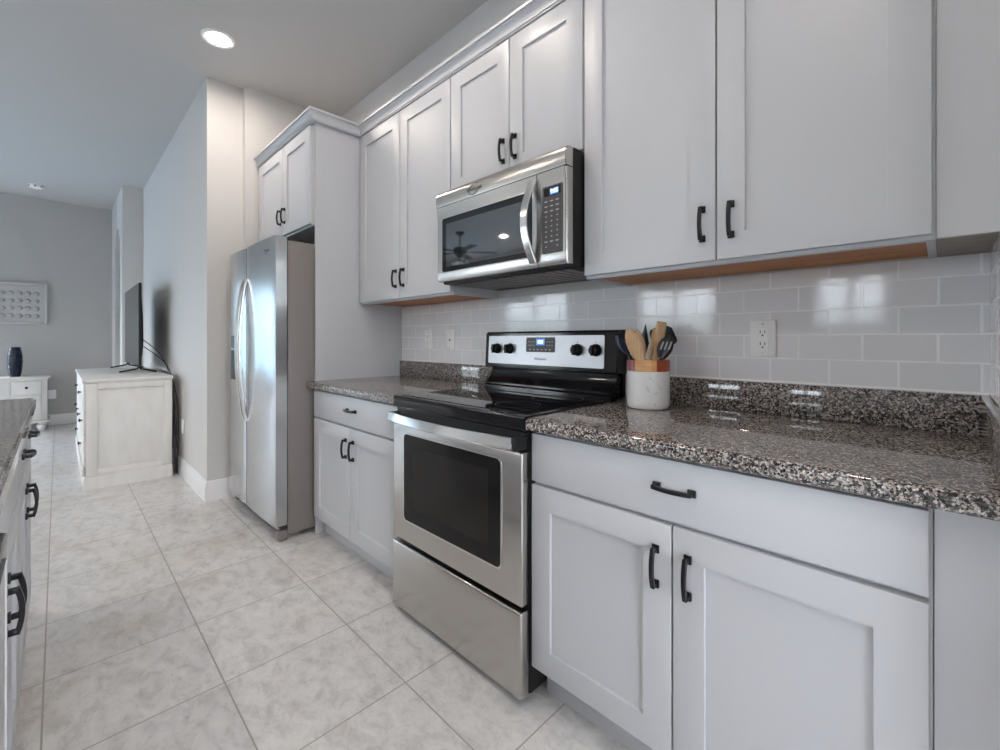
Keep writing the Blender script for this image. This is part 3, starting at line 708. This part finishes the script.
obj('toe_kick', B(1.6225, 2.22, -2.38, -1.872, 0, .0995), M['black_matte'], t)
d = obj('door', B(1.6245, 2.218, IB+.0005, -1.752, .110, .866, .006), M['black'], t)
obj('door_skin', B(1.70, 2.18, -1.7518, -1.7508, .118, .850, .003), M['steel_v'], d)
obj('side_panel', B(2.222, 2.30, -2.42, IF, .0, CT, .001, 1), M['cab'], t)
t = thing('countertop', 'speckled granite island countertop at the left edge of the photo', 'countertop', (1.1, -2.2, CT+.001))
bm = bmesh.new(); poly = rrect(-.086, 2.34, -2.72, -1.763, .012)
prism(bm, poly, 'z', CT+.001, .916); bmesh.ops.bevel(bm, geom=[e for e in bm.edges if e.verts[0].co.z > .91 and e.verts[1].co.z > .91], offset=.008, segments=3, affect='EDGES')
obj('slab', bm, M['granite'], t)

# ------------------------------------------------------------------ living area: media console, television, cords
KX0, KX1, KY0, KY1 = -3.72, -2.01, -1.55, -1.005
t = thing('media_console', 'white panelled media console under the television', 'cabinet', ((KX0+KX1)/2, -1.28, 0))
bm = bmesh.new(); box(bm, KX0, KX1-.012, KY0+.004, KY1, .10, .824, .003)
for (a, b_) in ((KY0+.004, -1.478), (-1.060, KY1)): box(bm, KX1-.012, KX1, a, b_, .10, .824, .003)
box(bm, KX1-.012, KX1, -1.478, -1.060, .775, .824, .002); box(bm, KX1-.012, KX1, -1.478, -1.060, .10, .150, .002)
obj('body', bm, M['white_oak'], t)
bm = bmesh.new(); box(bm, KX0-.03, KX1+.012, KY0-.018, KY1+.006, .832, .857, .006); box(bm, KX0-.012, KX1+.006, KY0-.010, KY1, .8245, .832, .003); obj('top', bm, M['white_oak'], t)
bm = bmesh.new(); prism(bm, [(KY0-.010, 0), (KY1, 0), (KY1, .0995), (KY0-.004, .0995), (KY0-.006, .088), (KY0-.010, .075)], 'x', KX0-.01, KX1+.006)
bm2 = bm; box(bm, KX0+.03, KX1-.035, KY0-.020, KY0-.002, .10, .165, .006); obj('plinth', bm, M['white_oak'], t)
for c_ in range(2):
    for r_, (z0, z1, ks) in enumerate(((.175, .400, (.41,)), (.412, .600, (.20, .62)), (.612, .815, (.41,)))):
        x0 = KX0+.03+.83*c_
        d = obj('drawer', B(x0, x0+.82, KY0-.010, KY0+.003, z0, z1, .005), M['white_oak'], t)
        for q in ks:
            bm = bmesh.new(); lathe(bm, [(.006, 0), (.006, -.010), (.013, -.013), (.014, -.018), (.006, -.022)], (x0+q, KY0-.0105, (z0+z1)/2+.01), 14, axis='y'); obj('knob', bm, M['bronze'], d)
t = thing('television', 'large flat black television standing on the white media console', 'television', (-3.13, -1.16, .857))
bm = bmesh.new(); box(bm, -3.76, -2.575, -1.172, -1.150, .918, 1.690, .006)
bm2 = bmesh.new(); bm2.free()
obj('cabinet', bm, M['black_matte'], t)
bm = bmesh.new(); prism(bm, [(-1.1495, .975), (-1.136, 1.02), (-1.128, 1.15), (-1.132, 1.38), (-1.142, 1.55), (-1.1495, 1.60)], 'x', -3.62, -2.66); obj('back_housing', bm, M['black_matte'], t)
obj('screen', B(-3.748, -2.587, -1.1732, -1.1722, .932, 1.680), M['tv_screen'], t)
for xx in (-2.64, -3.58):
    bm = bmesh.new(); sweep(bm, [(xx-.03, -1.30, .866), (xx, -1.175, .893), (xx, -1.161, .917)], rect(.026, .014)); sweep(bm, [(xx+.08, -1.045, .866), (xx+.005, -1.150, .893), (xx, -1.161, .917)], rect(.026, .014)); obj('leg', bm, M['black_matte'], t)
tv = t
def cord(label, pts, r=.004, part=False):
    bm = bmesh.new(); P = [Vector(p) for p in pts]; out = []
    for i in range(len(P)-1):
        p0, p1, p2, p3 = P[max(i-1, 0)], P[i], P[i+1], P[min(i+2, len(P)-1)]
        for k in range(8):
            u = k/8; out.append(.5*((2*p1)+(-p0+p2)*u+(2*p0-5*p1+4*p2-p3)*u*u+(-p0+3*p1-3*p2+p3)*u**3))
    out.append(P[-1]); sweep(bm, out, circ(r, 8), upv=(.2, .3, 1)); 
    if part: obj('power_cord', bm, M['rubber'], tv, sharp=60)
    else: tag(obj('cable_bundle', bm, M['rubber'], sharp=60), label, 'cable')
cord('black cord from the television back, upper one, down behind the console', [(-2.67, -1.127, 1.16), (-2.50, -1.04, 1.05), (-2.32, -.994, .92), (-2.20, -.985, .84), (-2.06, -.972, .70), (-1.985, -.965, .55), (-1.975, -.968, .30), (-2.00, -.972, .06)], part=True)
cord('black cord from the television back, lower one', [(-2.67, -1.127, 1.10), (-2.54, -1.05, 1.02), (-2.42, -1.00, .95), (-2.26, -.992, .86), (-2.10, -.985, .72), (-2.02, -.982, .45), (-1.99, -.972, .2), (-1.985, -.972, .012)], part=True)
cord('tangled black cord loop hanging behind the right end of the console', [(-1.99, -.985, .50), (-1.965, -.980, .38), (-1.99, -.982, .30), (-1.955, -.985, .22), (-1.95, -.984, .10), (-1.975, -.984, .03), (-2.0, -.984, .10), (-1.97, -.991, .25), (-1.985, -.992, .36), (-1.96, -.992, .44), (-1.995, -.992, .18), (-1.97, -.994, .05)], .006)
outlet('white outlet on the wall behind the right end of the media console', -1.965, .42, 'outlet', y=-.9392, grp='living room outlets')

# ------------------------------------------------------------------ far wall: sideboard, vase, picture, outlet
SF, SR, SL = -5.50, -1.795, -2.40
t = thing('sideboard', 'white sideboard with bun feet against the far wall', 'sideboard', (-5.7, (SR+SL)/2, 0))
obj('body', B(-5.90, SF-.004, SL, SR, .135, .650, .003), M['white_oak'], t)
bm = bmesh.new(); box(bm, -5.90, SF+.025, SL-.03, SR+.03, .668, .692, .007); box(bm, -5.90, SF+.010, SL-.012, SR+.012, .6505, .668, .004); obj('top', bm, M['white_oak'], t)
bm = bmesh.new(); box(bm, -5.90, SF+.022, SL-.022, SR+.022, .100, .128, .006); box(bm, -5.90, SF+.010, SL-.010, SR+.010, .128, .1348, .003); obj('base_molding', bm, M['white_oak'], t)
for yy in (SR-.05, SL+.05):
    for xx in (SF-.045, -5.85):
        bm = bmesh.new(); lathe(bm, [(.022, 0), (.036, .018), (.048, .045), (.046, .068), (.030, .080), (.036, .090), (.036, .0995)], (xx, yy, 0), 24); obj('foot', bm, M['white_oak'], t)
for k in range(2):
    y1 = SR-.055-.27*k; y0 = y1-.255
    d = obj('drawer', B(SF-.0035, SF+.012, y0, y1, .475, .635, .005), M['white_oak'], t)
    bm = bmesh.new(); lathe(bm, [(.007, .0125), (.007, .024), (.015, .028), (.015, .036), (.005, .041)], (SF, (y0+y1)/2, .558), 16, axis='x'); obj('knob', bm, M['bronze'], d)
    bm = bmesh.new(); box(bm, SF-.0035, SF+.012, y0, y1, .150, .455, .004)
    bm.faces.ensure_lookup_table(); f = max(bm.faces, key=lambda f: f.calc_center_median().x); bmesh.ops.inset_individual(bm, faces=[f], thickness=.055, use_even_offset=True); bmesh.ops.inset_individual(bm, faces=[f], thickness=.004, depth=-.008)
    obj('door', bm, M['white_oak'], t)
# faceted navy vase
vx, vy, vz = -5.69, -2.085, .6925
bm = bmesh.new(); prof = [(.046, 0), (.056, .03), (.065, .10), (.071, .19), (.067, .27), (.056, .345), (.050, .368), (.052, .376), (.044, .376), (.042, .33)]
n = 14; rings = []
fine = []
for (a, b_) in zip(prof[:6], prof[1:7]):
    for k in range(3): u = k/3; fine.append((a[0]+(b_[0]-a[0])*u, a[1]+(b_[1]-a[1])*u))
fine += prof[6:]
for i, (r_, h_) in enumerate(fine):
    rr = r_*(1.0 if i < len(fine)-4 else .97)
    rings.append([bm.verts.new((vx+rr*math.cos(2*math.pi*(k+.5*(i % 2))/n), vy+rr*math.sin(2*math.pi*(k+.5*(i % 2))/n), vz+h_)) for k in range(n)])
for i, (a, b_) in enumerate(zip(rings, rings[1:])):
    for k in range(n):
        if i % 2 == 0: bm.faces.new((a[k], a[(k+1) % n], b_[k])); bm.faces.new((a[(k+1) % n], b_[(k+1) % n], b_[k]))
        else: bm.faces.new((a[k], b_[(k+1) % n], b_[k])); bm.faces.new((a[k], a[(k+1) % n], b_[(k+1) % n]))
bm.faces.new(list(reversed(rings[0]))); bm.faces.new(rings[-1]); bmesh.ops.recalc_face_normals(bm, faces=bm.faces)
tag(obj('vase', bm, M['vase'], sharp=8), 'dark navy faceted ceramic vase on the white sideboard', 'vase')
# relief picture
PY1, PY0, PZ0, PZ1 = -1.796, -2.392, 1.366, 1.914
t = thing('wall_art', 'silver framed relief of round studs on the far wall', 'picture', (FX, (PY0+PY1)/2, PZ0))
bm = bmesh.new(); fr = .030
box(bm, FX+.001, FX+.035, PY1-fr, PY1, PZ0, PZ1, .005); box(bm, FX+.001, FX+.035, PY0, PY0+fr, PZ0, PZ1, .005)
box(bm, FX+.001, FX+.035, PY0+fr, PY1-fr, PZ0, PZ0+fr, .005); box(bm, FX+.001, FX+.035, PY0+fr, PY1-fr, PZ1-fr, PZ1, .005); obj('frame', bm, M['silver'], t)
obj('panel', B(FX+.001, FX+.012, PY0+fr+.001, PY1-fr-.001, PZ0+fr+.001, PZ1-fr-.001), M['relief'], t)
for c_ in range(6):
    for r_ in range(4):
        bm = bmesh.new(); lathe(bm, [(.027, .0125), (.030, .017), (.026, .026), (.015, .032), (.004, .034)], (FX, -1.903-.0765*c_, 1.478+.099*r_), 16, axis='x'); obj('stud', bm, M['stud'], t)
t = thing('power_outlet', 'white outlet plate on the far wall right of the sideboard', 'outlet', (FX, -1.757, .42), 'living room outlets')
obj('cover_plate', B(FX+.0005, FX+.0065, -1.757-.042, -1.757+.042, .36, .48, .003), M['plate'], t)
bm = bmesh.new(); box(bm, FX+.0067, FX+.009, -1.757-.017, -1.757+.017, .385, .455, .002); obj('receptacle', bm, M['plate'], t)

# ------------------------------------------------------------------ ceiling fan of the living room (seen mirrored in the microwave door)
fx, fy = -3.35, -4.15
t = thing('ceiling_fan', 'dark five-blade ceiling fan mirrored in the microwave door', 'ceiling fan', (fx, fy, H))
bm = bmesh.new(); lathe(bm, [(.075, -.0005), (.072, -.03), (.03, -.06), (.014, -.065)], (fx, fy, H), 28); obj('canopy', bm, M['dark_wood'], t)
bm = bmesh.new(); lathe(bm, [(.013, -.065), (.013, -.25)], (fx, fy, H), 14); obj('downrod', bm, M['dark_wood'], t)
bm = bmesh.new(); lathe(bm, [(.03, -.25), (.09, -.27), (.125, -.31), (.125, -.36), (.09, -.40), (.055, -.42), (.05, -.45), (.02, -.46)], (fx, fy, H), 32); mh = obj('motor_housing', bm, M['dark_wood'], t)
for k in range(5):
    a = R(20+72*k); d = Vector((math.cos(a), math.sin(a), 0)); c0 = Vector((fx, fy, H-.35))
    bm = bmesh.new(); sweep(bm, [c0+d*.12, c0+d*.24], rect(.03, .008)); sweep(bm, [c0+d*.20, c0+d*.24, c0+d*.62, c0+d*.66], rect(1, .007), scales=[(.09, 1), (.12, 1), (.145, 1), (.11, 1)]); obj('blade', bm, M['dark_wood'], t)
for k in range(3):
    a = R(50+120*k); bm = bmesh.new(); lathe(bm, [(.022, -.465), (.035, -.48), (.060, -.52), (.068, -.55)], (fx+.10*math.cos(a), fy+.10*math.sin(a), H), 20); obj('lamp_shade', bm, M['frost'], t)
# paving outside the windows, then an added wall and added blue water
struct('ground_outside', B(-40, 40, -40, 40, -.3, -.2), M['paving'])
o = struct('wall_added_garden', B(-9.8, -9.6, -9, 1, -.2, 2.7), M['added_garden'])  # unseen wall added to dim the window mirrored in the refrigerator doors
o = struct('ground_added_pool', B(-16, -1.2, -14, -7.2, -.199, -.15), M['added_pool']); struct('ground_added_pool', B(-16, -7.2, -7.2, -.5, -.199, -.15), M['added_pool'])  # unseen water added to bounce blue light onto the living area ceiling
